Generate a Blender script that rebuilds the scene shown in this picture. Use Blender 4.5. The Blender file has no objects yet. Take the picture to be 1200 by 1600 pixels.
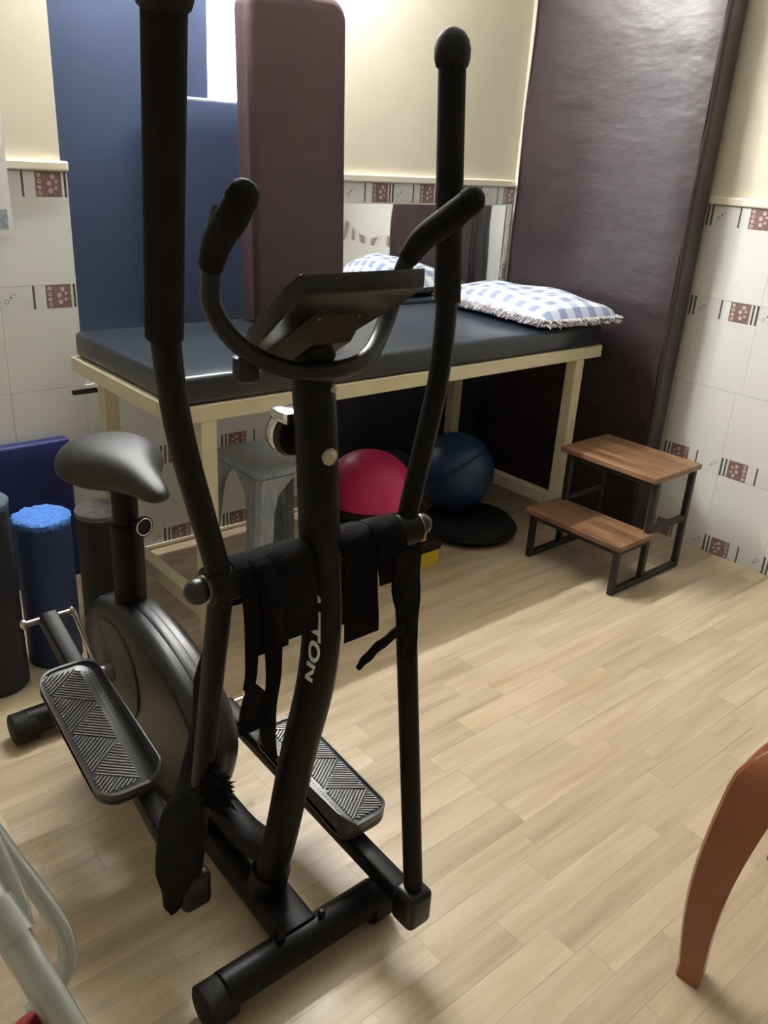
import bpy, bmesh, math, random
from mathutils import Vector, Matrix
random.seed(7)
C = bpy.context.scene.collection
scene = bpy.context.scene

# ------------------------------------------------------------------ camera
cam_data = bpy.data.cameras.new('camera')
cam = bpy.data.objects.new('camera', cam_data); C.objects.link(cam)
YAW, PITCH, ROLL, FPX = 0.72649, 0.40032, 0.06056, 1313.4
f_ = Vector((math.sin(YAW)*math.cos(PITCH), math.cos(YAW)*math.cos(PITCH), -math.sin(PITCH)))
r_ = Vector((math.cos(YAW), -math.sin(YAW), 0)); u_ = r_.cross(f_)
r2 = r_*math.cos(ROLL)+u_*math.sin(ROLL); u2 = -r_*math.sin(ROLL)+u_*math.cos(ROLL)
M = Matrix((r2, u2, -f_)).transposed().to_4x4(); M.translation = Vector((-3.0363, -2.6757, 1.3981))
cam.matrix_world = M
cam_data.sensor_fit = 'VERTICAL'; cam_data.sensor_height = 36.0; cam_data.sensor_width = 27.0
cam_data.lens = FPX/1600*36.0; cam_data.clip_start = 0.02
scene.camera = cam

# ------------------------------------------------------------------ world, exposure, lamp levels
w = bpy.data.worlds.new('world'); scene.world = w; w.use_nodes = True
w.node_tree.nodes['Background'].inputs['Color'].default_value = (0.75, 0.85, 1.0, 1)
w.node_tree.nodes['Background'].inputs['Strength'].default_value = 0.6
vs = scene.view_settings
vs.view_transform = 'Standard'; vs.look = 'None'; vs.gamma = 1.0; vs.use_curve_mapping = False
vs.exposure = 1.4
TUBE_STRENGTH = 195.0          # tube light on the back wall
WINDOW_STRENGTH = 7.0         # frosted window pane in the niche
FILL_STRENGTH = 1.0      # unseen ceiling globe, added as weak fill

# ------------------------------------------------------------------ helpers: objects
def link(name, me, mat=None, parent=None, smooth=None):
    o = bpy.data.objects.new(name, me); C.objects.link(o)
    if mat is not None:
        if isinstance(mat, (list, tuple)):
            if len(me.materials) == 0:
                for m in mat: me.materials.append(m)
        elif len(me.materials) == 0: me.materials.append(mat)
    if parent is not None: o.parent = parent
    if smooth is not None:
        me.polygons.foreach_set('use_smooth', [True]*len(me.polygons)); me.set_sharp_from_angle(angle=math.radians(smooth))
    return o
def tag(o, label=None, cat=None, group=None, kind=None):
    if label: o['label'] = label
    if cat: o['category'] = cat
    if group: o['group'] = group
    if kind: o['kind'] = kind
    return o
def thing(name, label, cat, loc=(0, 0, 0), rz=0, group=None):
    o = bpy.data.objects.new(name, None); C.objects.link(o)
    o.location = loc; o.rotation_euler = (0, 0, rz); o.empty_display_size = 0.1
    return tag(o, label, cat, group)

# ------------------------------------------------------------------ helpers: meshes
def pydata(verts, faces, name='m'):
    me = bpy.data.meshes.new(name); me.from_pydata([tuple(v) for v in verts], [], faces); me.update()
    bm = bmesh.new(); bm.from_mesh(me); bmesh.ops.recalc_face_normals(bm, faces=bm.faces); bm.to_mesh(me); bm.free()
    return me
def bm_mesh(bm, name='m'):
    me = bpy.data.meshes.new(name); bm.to_mesh(me); bm.free(); return me
def boxes(lst, bevel=0.0, seg=2):
    """lst of (x0,x1,y0,y1,z0,z1)"""
    bm = bmesh.new()
    for b in lst:
        r = bmesh.ops.create_cube(bm, size=1)
        for v in r['verts']:
            v.co = Vector(((b[0]+b[1])/2+v.co.x*(b[1]-b[0]), (b[2]+b[3])/2+v.co.y*(b[3]-b[2]), (b[4]+b[5])/2+v.co.z*(b[5]-b[4])))
    if bevel > 0:
        bmesh.ops.bevel(bm, geom=list(bm.edges), offset=bevel, segments=seg, profile=0.5, affect='EDGES', clamp_overlap=True)
    return bm_mesh(bm)
def catmull(P, n):
    P = [Vector(p) for p in P]
    if len(P) < 3 or n <= 1: return P
    out = []
    for i in range(len(P)-1):
        p0 = P[i-1] if i > 0 else P[0]*2-P[1]
        p1, p2 = P[i], P[i+1]
        p3 = P[i+2] if i+2 < len(P) else P[-1]*2-P[-2]
        for k in range(n):
            t = k/n
            out.append(0.5*((2*p1)+(p2-p0)*t+(2*p0-5*p1+4*p2-p3)*t*t+(3*p1-p0-3*p2+p3)*t**3))
    out.append(P[-1]); return out
def interp(lst, n):
    if n <= 1: return list(lst)
    out = []
    for a, b in zip(lst[:-1], lst[1:]):
        for k in range(n): out.append(a+(b-a)*k/n)
    out.append(lst[-1]); return out
def fillet(P, rad, n=5):
    """polyline with rounded corners"""
    P = [Vector(p) for p in P]; out = [P[0]]
    for i in range(1, len(P)-1):
        a = (P[i-1]-P[i]); b = (P[i+1]-P[i]); d = min(rad, a.length*.48, b.length*.48)
        A = P[i]+a.normalized()*d; B = P[i]+b.normalized()*d
        for k in range(n+1):
            t = k/n; out.append(A*(1-t)**2+P[i]*2*t*(1-t)+B*t*t)
    out.append(P[-1]); return out
def tube(P, rad, seg=14, sm=6, ref=None, oval=1.0, square=False, cap=True):
    """swept tube; rad number or list per control point; ref = direction of the 'oval' axis"""
    n = len(P)
    R = rad if isinstance(rad, (list, tuple)) else [rad]*n
    pts = catmull(P, sm) if sm > 1 else [Vector(p) for p in P]
    R = interp(R, sm) if sm > 1 and n > 2 else list(R)
    verts, faces = [], []
    prev = None
    for i, p in enumerate(pts):
        t = (pts[min(i+1, len(pts)-1)]-pts[max(i-1, 0)]).normalized()
        if ref is not None: a = Vector(ref)
        else: a = prev if prev is not None else (Vector((0, 0, 1)) if abs(t.z) < .9 else Vector((1, 0, 0)))
        a = (a-t*a.dot(t)).normalized(); b = t.cross(a); prev = a
        for k in range(seg):
            th = 2*math.pi*k/seg
            ca, sa = math.cos(th), math.sin(th)
            if square:
                e = .28; ca = math.copysign(abs(ca)**e, ca); sa = math.copysign(abs(sa)**e, sa)
            verts.append(p+a*(R[i]*oval*ca)+b*(R[i]*sa))
    m = len(pts)
    for i in range(m-1):
        for k in range(seg):
            k2 = (k+1) % seg
            faces.append((i*seg+k, i*seg+k2, (i+1)*seg+k2, (i+1)*seg+k))
    if cap:
        faces.append(tuple(range(seg-1, -1, -1))); faces.append(tuple((m-1)*seg+k for k in range(seg)))
    return pydata(verts, faces)
def lathe(profile, seg=24, axis='Z', loc=(0, 0, 0)):
    """profile [(r,h)...]"""
    verts, faces = [], []
    L = Vector(loc)
    for r, h in profile:
        for k in range(seg):
            th = 2*math.pi*k/seg; x, y = r*math.cos(th), r*math.sin(th)
            v = {'Z': (x, y, h), 'X': (h, x, y), 'Y': (x, h, y)}[axis]
            verts.append(L+Vector(v))
    n = len(profile)
    for i in range(n-1):
        for k in range(seg):
            k2 = (k+1) % seg; faces.append((i*seg+k, i*seg+k2, (i+1)*seg+k2, (i+1)*seg+k))
    faces.append(tuple(range(seg))); faces.append(tuple((n-1)*seg+k for k in range(seg)))
    me = pydata(verts, faces)
    bm = bmesh.new(); bm.from_mesh(me); bmesh.ops.remove_doubles(bm, verts=bm.verts, dist=1e-5)
    bmesh.ops.recalc_face_normals(bm, faces=bm.faces); bm.to_mesh(me); bm.free(); return me
def prism(poly, d0, d1, axis='X', bevel=0.0, seg=3):
    """extrude polygon [(a,b)] along axis: X -> (d,a,b); Y -> (a,d,b); Z -> (a,b,d)"""
    bm = bmesh.new()
    def mk(a, b, d): return {'X': (d, a, b), 'Y': (a, d, b), 'Z': (a, b, d)}[axis]
    A = [bm.verts.new(mk(a, b, d0)) for a, b in poly]; B = [bm.verts.new(mk(a, b, d1)) for a, b in poly]
    fa = bm.faces.new(A); fb = bm.faces.new(B[::-1]); n = len(poly)
    for i in range(n): bm.faces.new((A[i], B[i], B[(i+1) % n], A[(i+1) % n]))
    bmesh.ops.recalc_face_normals(bm, faces=bm.faces)
    if bevel > 0:
        bm.edges.ensure_lookup_table()
        ed = [e for e in bm.edges if e in fa.edges[:] or e in fb.edges[:]]
        bmesh.ops.bevel(bm, geom=ed, offset=bevel, segments=seg, profile=0.5, affect='EDGES', clamp_overlap=True)
    return bm_mesh(bm)
def smooth_poly(pts, n=4):
    P = [Vector((a, b, 0)) for a, b in pts]; m = len(P); out = []
    for i in range(m):
        p0, p1, p2, p3 = P[i-1], P[i], P[(i+1) % m], P[(i+2) % m]
        for k in range(n):
            t = k/n; v = 0.5*((2*p1)+(p2-p0)*t+(2*p0-5*p1+4*p2-p3)*t*t+(3*p1-p0-3*p2+p3)*t**3); out.append((v.x, v.y))
    return out
def sheet(rows, thick, normal=(0, -1, 0), sm=4):
    """cloth: rows = list of (left point, right point); thickened along normal"""
    Ls = catmull([r[0] for r in rows], sm); Rs = catmull([r[1] for r in rows], sm)
    N = Vector(normal).normalized()*thick; nc = 6; verts, faces = [], []
    for i, (a, b) in enumerate(zip(Ls, Rs)):
        for k in range(nc+1):
            t = k/nc; p = a.lerp(b, t)
            verts.append(p+N*.25*math.sin(i*1.3+k*1.1)+N*.3*math.sin(math.pi*t))
    m = len(Ls); W = nc+1; off = len(verts)
    verts += [v-N for v in verts]
    for i in range(m-1):
        for k in range(nc):
            q = (i*W+k, i*W+k+1, (i+1)*W+k+1, (i+1)*W+k); faces.append(q); faces.append(tuple(off+j for j in q[::-1]))
    for i in range(m-1):
        for k in (0, nc):
            faces.append((i*W+k, (i+1)*W+k, off+(i+1)*W+k, off+i*W+k))
    for k in range(nc):
        for i in (0, m-1):
            faces.append((i*W+k, i*W+k+1, off+i*W+k+1, off+i*W+k))
    return pydata(verts, faces)
def rounded_box(x0, x1, y0, y1, z0, z1, r, seg=4): return boxes([(x0, x1, y0, y1, z0, z1)], r, seg)
def subdiv_box(sx, sy, sz, r, cuts, disp):
    """soft padded slab centred on the origin, with displacement function disp(co)->Vector"""
    bm = bmesh.new(); bmesh.ops.create_cube(bm, size=1)
    for v in bm.verts: v.co = Vector((v.co.x*sx, v.co.y*sy, v.co.z*sz))
    bmesh.ops.bevel(bm, geom=list(bm.edges), offset=r, segments=3, profile=.5, affect='EDGES')
    bmesh.ops.subdivide_edges(bm, edges=[e for e in bm.edges if e.calc_length() > max(sx, sy, sz)*.3], cuts=cuts, use_grid_fill=True)
    for v in bm.verts: v.co += disp(v.co.copy())
    bmesh.ops.recalc_face_normals(bm, faces=bm.faces)
    return bm_mesh(bm)

# ------------------------------------------------------------------ materials
MATS = {}
def mat(name, col, rough=.5, metal=0.0, var=0.0, vscale=8.0, bump=0.0, bscale=60.0, spec=.5, col2=None, stretch=(1, 1, 1), emit=None, estr=0, sheen=0, coat=0):
    m = bpy.data.materials.new(name); m.use_nodes = True; nt = m.node_tree; b = nt.nodes['Principled BSDF']
    b.inputs['Base Color'].default_value = (*col, 1); b.inputs['Roughness'].default_value = rough; b.inputs['Metallic'].default_value = metal
    b.inputs['Specular IOR Level'].default_value = spec
    if sheen: b.inputs['Sheen Weight'].default_value = sheen
    if coat: b.inputs['Coat Weight'].default_value = coat; b.inputs['Coat Roughness'].default_value = .2
    tc = nt.nodes.new('ShaderNodeTexCoord'); mp = nt.nodes.new('ShaderNodeMapping'); mp.inputs['Scale'].default_value = stretch
    nt.links.new(tc.outputs['Object'], mp.inputs['Vector'])
    if var > 0 or col2:
        n = nt.nodes.new('ShaderNodeTexNoise'); n.inputs['Scale'].default_value = vscale; n.inputs['Detail'].default_value = 4
        nt.links.new(mp.outputs['Vector'], n.inputs['Vector'])
        mx = nt.nodes.new('ShaderNodeMix'); mx.data_type = 'RGBA'
        c2 = col2 if col2 else tuple(max(0, c*(1-var)) for c in col)
        mx.inputs['A'].default_value = (*c2, 1); mx.inputs['B'].default_value = (*col, 1)
        rp = nt.nodes.new('ShaderNodeMapRange'); rp.inputs['From Min'].default_value = .35; rp.inputs['From Max'].default_value = .65
        nt.links.new(n.outputs['Fac'], rp.inputs['Value']); nt.links.new(rp.outputs['Result'], mx.inputs['Factor'])
        nt.links.new(mx.outputs['Result'], b.inputs['Base Color'])
    if bump > 0:
        n2 = nt.nodes.new('ShaderNodeTexNoise'); n2.inputs['Scale'].default_value = bscale; n2.inputs['Detail'].default_value = 3
        nt.links.new(mp.outputs['Vector'], n2.inputs['Vector'])
        bp = nt.nodes.new('ShaderNodeBump'); bp.inputs['Strength'].default_value = bump; bp.inputs['Distance'].default_value = .01
        nt.links.new(n2.outputs['Fac'], bp.inputs['Height']); nt.links.new(bp.outputs['Normal'], b.inputs['Normal'])
    if emit:
        b.inputs['Emission Color'].default_value = (*emit, 1); b.inputs['Emission Strength'].default_value = estr
    MATS[name] = m; return m

M_wall = mat('wall_paint', (.725, .675, .555), .75, var=.06, vscale=2.5, bump=.03, bscale=40)
M_grout = mat('grout', (.66, .66, .62), .9)
M_tile = mat('tile_glaze', (.77, .785, .75), .22, var=.035, vscale=3)
M_strip = mat('tile_strip', (.74, .755, .73), .22)
M_brown = mat('tile_brown', (.27, .165, .145), .3, var=.25, vscale=60)
M_stripe = mat('tile_stripe', (.12, .11, .10), .3, var=.6, vscale=90)
M_dot = mat('tile_dot', (.58, .46, .44), .3)
M_mark = mat('tile_mark', (.22, .21, .21), .3)
M_trim = mat('trim_paint', (.82, .77, .62), .45, var=.05, vscale=5)
M_ceil = mat('ceiling_paint', (.8, .79, .74), .8)
M_cream = mat('cream_enamel', (.72, .66, .47), .38, var=.08, vscale=9, bump=.02, bscale=30)
M_black = mat('black_enamel', (.0040, .0038, .0041), .45, spec=.18, var=.25, vscale=12, bump=.015, bscale=120)
M_blackgloss = mat('black_gloss_plastic', (.006, .0063, .0075), .36, spec=.35, var=.2, vscale=10)
M_housing = mat('grey_black_plastic', (.014, .0145, .017), .36, var=.15, vscale=8, bump=.02, bscale=250)
M_foam = mat('black_foam', (.006, .0055, .0063), .8, spec=.2, bump=.15, bscale=300)
M_rubber = mat('black_rubber', (.006, .006, .006), .65, spec=.3, bump=.1, bscale=200)
M_pedal = mat('pedal_plastic', (.06, .062, .070), .36, var=.15, vscale=20)
M_ridgelit = mat('pedal_ridge_lit', (.19, .192, .205), .34)  # paler than the pedal: lamp reflection on the ribs put into the colour
M_pedaldark = mat('pedal_hole', (.01, .01, .011), .6)
M_steel = mat('worn_steel', (.55, .52, .47), .3, metal=1, var=.25, vscale=40)
M_chrome = mat('chrome', (.72, .73, .72), .16, metal=1, var=.1, vscale=20)
M_cloth = mat('black_cloth', (.003, .003, .0035), .9, spec=.15, bump=.4, bscale=350)
M_vinyl = mat('black_vinyl_couch', (.020, .026, .036), .28, var=.12, vscale=5, bump=.03, bscale=35)
M_bluemat = mat('blue_vinyl', (.024, .042, .092), .55, var=.15, vscale=3, bump=.12, bscale=6)
M_navymat = mat('navy_vinyl', (.008, .010, .038), .6, var=.2, vscale=4, bump=.1, bscale=6)
M_navyboard = mat('royal_blue_vinyl', (.010, .016, .125), .6, var=.15, vscale=4, bump=.05, bscale=8)
M_brownmat = mat('brown_vinyl', (.036, .0235, .0275), .40, var=.18, vscale=3.5, bump=.55, bscale=6, stretch=(1, 1, 2.2))
M_brownroll = mat('maroon_vinyl', (.062, .034, .043), .5, var=.12, vscale=4, bump=.35, bscale=5, stretch=(.5, 1, 4))
M_seam = mat('seam_thread', (.018, .010, .014), .7)
M_pink = mat('pink_rubber', (.60, .018, .15), .42, var=.1, vscale=6, bump=.03, bscale=80)
M_ballblue = mat('blue_rubber_ball', (.007, .036, .105), .4, var=.2, vscale=8, bump=.05, bscale=40)
M_ballseam = mat('ball_seam', (.004, .016, .05), .6)
M_ballgrey = mat('grey_rubber_ball', (.05, .06, .075), .4, var=.2, vscale=8)
M_yellow = mat('yellow_plastic', (.62, .44, .03), .45, var=.1, vscale=10)
M_stoolgrey = mat('blue_grey_plastic', (.24, .31, .41), .45, var=.45, vscale=16, col2=(.38, .42, .46), stretch=(6, 6, 1), bump=.05, bscale=60)
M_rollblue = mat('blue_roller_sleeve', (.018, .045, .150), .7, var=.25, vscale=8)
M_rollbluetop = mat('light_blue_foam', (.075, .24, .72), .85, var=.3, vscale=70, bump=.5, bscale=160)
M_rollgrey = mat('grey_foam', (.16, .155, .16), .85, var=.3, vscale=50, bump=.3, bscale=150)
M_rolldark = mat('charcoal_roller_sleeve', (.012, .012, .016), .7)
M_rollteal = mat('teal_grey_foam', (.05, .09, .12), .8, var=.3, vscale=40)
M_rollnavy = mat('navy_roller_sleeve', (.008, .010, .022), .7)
M_darksteel = mat('dark_steel', (.016, .016, .018), .5, var=.3, vscale=30)
M_chair = mat('terracotta_plastic', (.25, .075, .028), .3, var=.12, vscale=10, coat=.3)
M_walker = mat('grey_green_painted_tube', (.45, .49, .46), .16, metal=.45, var=.12, vscale=15, coat=.5)
M_red = mat('red_fabric', (.26, .012, .025), .8)
M_tan = mat('tan_plastic', (.45, .30, .12), .5)
M_paper = mat('calendar_paper', (.78, .78, .78), .6)
M_print1 = mat('print_green', (.30, .42, .16), .6, var=.5, vscale=40)
M_print2 = mat('print_violet', (.20, .16, .42), .6, var=.4, vscale=40)
M_print3 = mat('print_pink', (.62, .45, .52), .6, var=.4, vscale=40)
M_print4 = mat('print_blue', (.40, .48, .55), .6, var=.5, vscale=80)
M_white = mat('white_paint', (.8, .8, .78), .5)
M_letter = mat('white_lettering', (.75, .75, .73), .5)
M_tubeglow = mat('tube_glow', (1, 1, 1), .5, emit=(1.0, .995, .975), estr=TUBE_STRENGTH)
M_paneglow = mat('frosted_pane', (.9, .95, 1), .4, emit=(.93, .97, 1.0), estr=WINDOW_STRENGTH)
M_fillglobe = mat('fill_globe_glow', (1, 1, 1), .5, emit=(1.0, .97, .93), estr=FILL_STRENGTH)

def wood_mat(name, ca, cb, cc, axis_scale, rough, use_random=True, grain=1.0, rand_amt=1.25):
    m = bpy.data.materials.new(name); m.use_nodes = True; nt = m.node_tree; b = nt.nodes['Principled BSDF']
    tc = nt.nodes.new('ShaderNodeTexCoord'); mp = nt.nodes.new('ShaderNodeMapping'); mp.inputs['Scale'].default_value = axis_scale
    oi = nt.nodes.new('ShaderNodeObjectInfo')
    ad = nt.nodes.new('ShaderNodeVectorMath'); ad.operation = 'ADD'
    cx = nt.nodes.new('ShaderNodeCombineXYZ'); mu = nt.nodes.new('ShaderNodeMath'); mu.operation = 'MULTIPLY'; mu.inputs[1].default_value = 37.0
    nt.links.new(oi.outputs['Random'], mu.inputs[0])
    for i in range(3): nt.links.new(mu.outputs[0], cx.inputs[i])
    nt.links.new(tc.outputs['Object'], mp.inputs['Vector']); nt.links.new(mp.outputs['Vector'], ad.inputs[0]); nt.links.new(cx.outputs[0], ad.inputs[1])
    n = nt.nodes.new('ShaderNodeTexNoise'); n.inputs['Scale'].default_value = 1.0; n.inputs['Detail'].default_value = 6; n.inputs['Roughness'].default_value = .6
    nt.links.new(ad.outputs[0], n.inputs['Vector'])
    cr = nt.nodes.new('ShaderNodeValToRGB'); e = cr.color_ramp.elements
    e[0].position = .30; e[0].color = (*ca, 1); e[1].position = .70; e[1].color = (*cc, 1)
    k = e.new(.5); k.color = (*cb, 1)
    nt.links.new(n.outputs['Fac'], cr.inputs['Fac'])
    out = cr.outputs['Color']
    if use_random:
        r = nt.nodes.new('ShaderNodeMapRange'); r.inputs['To Min'].default_value = 1-.10*rand_amt; r.inputs['To Max'].default_value = 1+.07*rand_amt
        nt.links.new(oi.outputs['Random'], r.inputs['Value'])
        mx = nt.nodes.new('ShaderNodeMix'); mx.data_type = 'RGBA'; mx.blend_type = 'MULTIPLY'; mx.inputs['Factor'].default_value = 1
        cb2 = nt.nodes.new('ShaderNodeCombineColor')
        for i in range(3): nt.links.new(r.outputs['Result'], cb2.inputs[i])
        nt.links.new(out, mx.inputs['A']); nt.links.new(cb2.outputs[0], mx.inputs['B']); out = mx.outputs['Result']
    nt.links.new(out, b.inputs['Base Color']); b.inputs['Roughness'].default_value = rough
    return m
M_plank = wood_mat('vinyl_plank', (.40, .305, .198), (.495, .395, .270), (.585, .485, .350), (2.2, 26, 1), .36)
M_step = wood_mat('laminate_tread', (.085, .038, .020), (.20, .105, .055), (.36, .215, .12), (26, 2.0, 1), .38, use_random=False)

# ------------------------------------------------------------------ the setting
R_ = 0.325           # tile row height
TP = 0.25            # tile width
BH = 0.0706          # decorated strip height
TRIM0, TRIM1 = 1.302, 1.330
XN0, XN1, ZN0, ZN1 = -2.02, -1.03, 0.70, 2.25     # window niche
XL, YF, ZC = -4.6, -6.0, 2.9

# floor base and planks
fl = link('floor', boxes([(XL, .15, YF, .2, -.06, -.0012)]), M_plank); tag(fl, 'light oak vinyl plank floor of the therapy room', None, None, 'structure')
PW = .0735
lens = (.32, .40, .48)
pm = {}
def plank_mesh(L):
    L = round(L, 3)
    if L not in pm:
        pm[L] = boxes([(0, L-.0004, 0, PW-.0004, -.0011, 0)]); pm[L].materials.append(M_plank)
    return pm[L]
rows = int(2.62/PW)
nplank = 0
for i in range(rows):
    y = -.02-PW*(i+1)
    # only the stretch of each row that the room view takes in
    xa = -2.95 if y > -1.2 else (-2.95 if y > -2.0 else -2.75)
    xb = 0.0 if y > -1.30 else (-.12 if y > -1.6 else (-.55 if y > -1.9 else -1.15))
    x = xa-random.random()*.4
    while x < xb and nplank < 300:
        L = random.choice(lens)
        if x+L > -.06: L = -x
        o = link('plank', plank_mesh(L), None, fl); o.location = (x, y, 0); nplank += 1
        x += L
        if x >= -.0005: break

def make_tile(w0=0.0, w1=TP):
    """one glazed tile (u from w0 to w1), front face at local y=0, origin at tile centre of the full tile"""
    g = .0005; bm = bmesh.new(); mats = [M_tile, M_strip, M_brown, M_stripe, M_dot, M_mark]
    def quad(u0, u1, v0, v1, y, mi):
        u0, u1 = max(u0, w0+g), min(u1, w1-g)
        if u1-u0 < .0008: return
        vs_ = [bm.verts.new((u-TP/2, y, v-R_/2)) for u, v in ((u0, v0), (u1, v0), (u1, v1), (u0, v1))]
        f = bm.faces.new(vs_); f.material_index = mi
    def disc(u, v, r, y, mi, n=9, ring=0):
        if u-r < w0 or u+r > w1: return
        vs_ = [bm.verts.new((u-TP/2+r*math.cos(2*math.pi*k/n), y, v-R_/2+r*math.sin(2*math.pi*k/n))) for k in range(n)]
        if not ring:
            f = bm.faces.new(vs_); f.material_index = mi
        else:
            v2 = [bm.verts.new((u-TP/2+ring*r*math.cos(2*math.pi*k/n), y, v-R_/2+ring*r*math.sin(2*math.pi*k/n))) for k in range(n)]
            for k in range(n):
                f = bm.faces.new((vs_[k], vs_[(k+1) % n], v2[(k+1) % n], v2[k])); f.material_index = mi
    r = bmesh.ops.create_cube(bm, size=1)
    ca, cb = (w0+w1)/2-TP/2, (w1-w0)-2*g
    for v in r['verts']: v.co = Vector((ca+v.co.x*cb, .004+v.co.y*.008, v.co.z*(R_-2*g)))
    s0, s1 = R_-BH, R_-g
    quad(0, TP, s0, s1, -.00015, 1)
    quad(.098, .1045, s0, s1, -.0003, 3)
    quad(.138, .216, s0, s1, -.0003, 2)
    quad(.223, .2305, s0, s1, -.0003, 3); quad(.239, .247, s0, s1, -.0003, 3)
    h = s1-s0
    for k, fr in enumerate((.15, .38, .62, .86)): disc(.150, s0+h*fr, .0066, -.0005, 4, 9, 0 if k % 2 else .45)
    for k, (du, fr) in enumerate(((.182, .25), (.179, .55), (.190, .80), (.198, .36), (.200, .62))): disc(du, s0+h*fr, .0075 if k < 3 else .005, -.0005, 4)
    disc(.020, s0+h*.38, .0075, -.0004, 5, 9, .72); disc(.033, s0+h*.55, .004, -.0004, 5); disc(.043, s0+h*.66, .0026, -.0004, 5)
    me = bm_mesh(bm)
    for m_ in mats: me.materials.append(m_)
    return me
tile_full = make_tile()
cut_cache = {}
def tile_mesh(a, b):
    a, b = round(a, 4), round(b, 4)
    if a <= 0 and b >= TP: return tile_full
    if (a, b) not in cut_cache: cut_cache[(a, b)] = make_tile(a, b)
    return cut_cache[(a, b)]

# back wall with the window niche
wb = link('wall_back', boxes([(XL, XN0, .008, .28, 0, ZC), (XN1, .15, .008, .28, 0, ZC), (XN0, XN1, .008, .28, 0, ZN0), (XN0, XN1, .008, .28, ZN1, ZC)]), M_wall)
tag(wb, 'cream plastered back wall with patterned tile dado and window niche', None, None, 'structure')
wr = link('wall_right', boxes([(.008, .15, YF, .008, 0, ZC)]), M_wall); tag(wr, 'cream right wall with patterned tile dado', None, None, 'structure')
wl = link('wall_left', boxes([(XL-.12, XL, YF, .28, 0, ZC)]), M_wall); tag(wl, 'cream painted left wall', None, None, 'structure')
wf = link('wall_front', boxes([(XL, .15, YF-.12, YF, 0, ZC)]), M_wall); tag(wf, 'cream painted wall behind the viewer', None, None, 'structure')
ce = link('ceiling', boxes([(XL, .15, YF, .28, ZC, ZC+.1)]), M_ceil); tag(ce, 'white painted ceiling', None, None, 'structure')
link('grout', boxes([(XL, XN0, .0055, .0085, 0, TRIM0), (XN1, -.001, .0055, .0085, 0, TRIM0), (XN0, XN1, .0055, .0085, 0, ZN0)]), M_grout, wb)
link('grout', boxes([(.0055, .0085, YF, -.001, 0, TRIM0)]), M_grout, wr)

def lay_back(x_lo, x_hi, u0, rowlist):
    k0 = math.floor((x_lo-u0)/TP)
    for r in rowlist:
        rotd = r < 2
        x = u0+k0*TP
        while x < x_hi:
            a, b = max(0, x_lo-x), min(TP, x_hi-x)
            if b-a > .012:
                if rotd: a, b = TP-b, TP-a
                o = link('tile', tile_mesh(a, b), None, wb); o.location = (x+TP/2, 0, (r+.5)*R_)
                if rotd: o.rotation_euler = (0, math.pi, 0)
            x += TP
lay_back(-2.52, -2.006, -2.241, (0, 1, 2, 3))
lay_back(-2.006, -1.03, -2.006, (0, 1))
lay_back(-1.03, -.004, -.957, (0, 1, 2, 3))
def lay_right(ya, yb, y0, rowlist):
    k = math.floor((y0-ya)/TP)
    for r in rowlist:
        rotd = r < 2
        y = ya
        while y > yb:
            o = link('tile', tile_full, None, wr); o.location = (0, y-TP/2, (r+.5)*R_)
            o.rotation_euler = (0, math.pi if rotd else 0, -math.pi/2)
            y -= TP
lay_right(-.9764+3*TP, -2.0, 0, (2, 3))
lay_right(-1.2059+4*TP, -2.0, 0, (0, 1))

# cream moulding on top of the tiles
def trim(name, me): o = link(name, me, M_trim, None); tag(o, None, None, None, 'structure'); return o
t1 = trim('trim_1', boxes([(XL, -2.002, -.010, .012, TRIM0, TRIM1), (-2.024, -2.002, .0, .2, TRIM0, TRIM1)], .005)); t1['label'] = 'cream moulding on the tiles left of the window niche'
t2 = trim('trim_2', boxes([(-1.03, -.012, -.010, .012, TRIM0, TRIM1)], .005)); t2['label'] = 'cream moulding above the mirror on the back wall'
t3 = trim('trim_3', boxes([(-.010, .012, YF, -.012, TRIM0, TRIM1)], .005)); t3['label'] = 'cream moulding along the tiles of the right wall'
t4 = trim('trim_4', boxes([(-2.0, -1.03, -.006, .0055, .002, .016)], .002)); t4['label'] = 'low cream skirting under the treatment couch'

# window in the niche
wn = link('window_1', boxes([(XN0, XN1, .225, .255, ZN0, .85), (XN0, XN1, .225, .255, ZN1-.05, ZN1), (XN0, XN0+.05, .225, .255, .85, ZN1-.05), (XN1-.05, XN1, .225, .255, .85, ZN1-.05), (-1.545, -1.505, .225, .255, .85, ZN1-.05)]), M_white)
tag(wn, 'bright frosted window behind the standing mats', None, None, 'structure')
for a, b in ((XN0+.05, -1.545), (-1.505, XN1-.05)): link('pane', boxes([(a, b, .236, .244, .85, ZN1-.05)]), M_paneglow, wn)
link('window_sill', boxes([(XN0+.004, XN1-.004, .010, .222, ZN0, ZN0+.012)], .002), M_white, wn)

# tube light fixed high on the back wall (outside the frame)
tl = thing('tube_light', 'white tube light fixed high on the back wall', 'lamp', (-1.45, 0, 2.32))
link('housing', boxes([(-.62, .62, -.045, .008, -.03, .03)], .008), M_white, tl)
link('glass_tube', lathe([(.0135, -.585), (.0135, .585)], 16, 'X', (0, -.078, -.005)), M_tubeglow, tl)
for s in (-1, 1): link('end_cap', boxes([(min(s*.585, s*.615), max(s*.585, s*.615), -.098, -.04, -.025, .018)], .004), M_white, tl)
gl = thing('fill_globe', 'added fill globe on the ceiling, out of view', 'lamp', (-1.6, -2.7, ZC))  # invented globe, added out of view to fill the sides facing the camera
link('canopy', lathe([(.02, -.03), (.07, -.03), (.075, 0), (.02, 0)], 20), M_white, gl)
link('globe', lathe([(.005, -.20)]+[(.09*math.sin(math.pi*k/10), -.115-.09*math.cos(math.pi*k/10)) for k in range(1, 10)]+[(.03, -.028)], 24), M_fillglobe, gl, 40)

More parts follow.
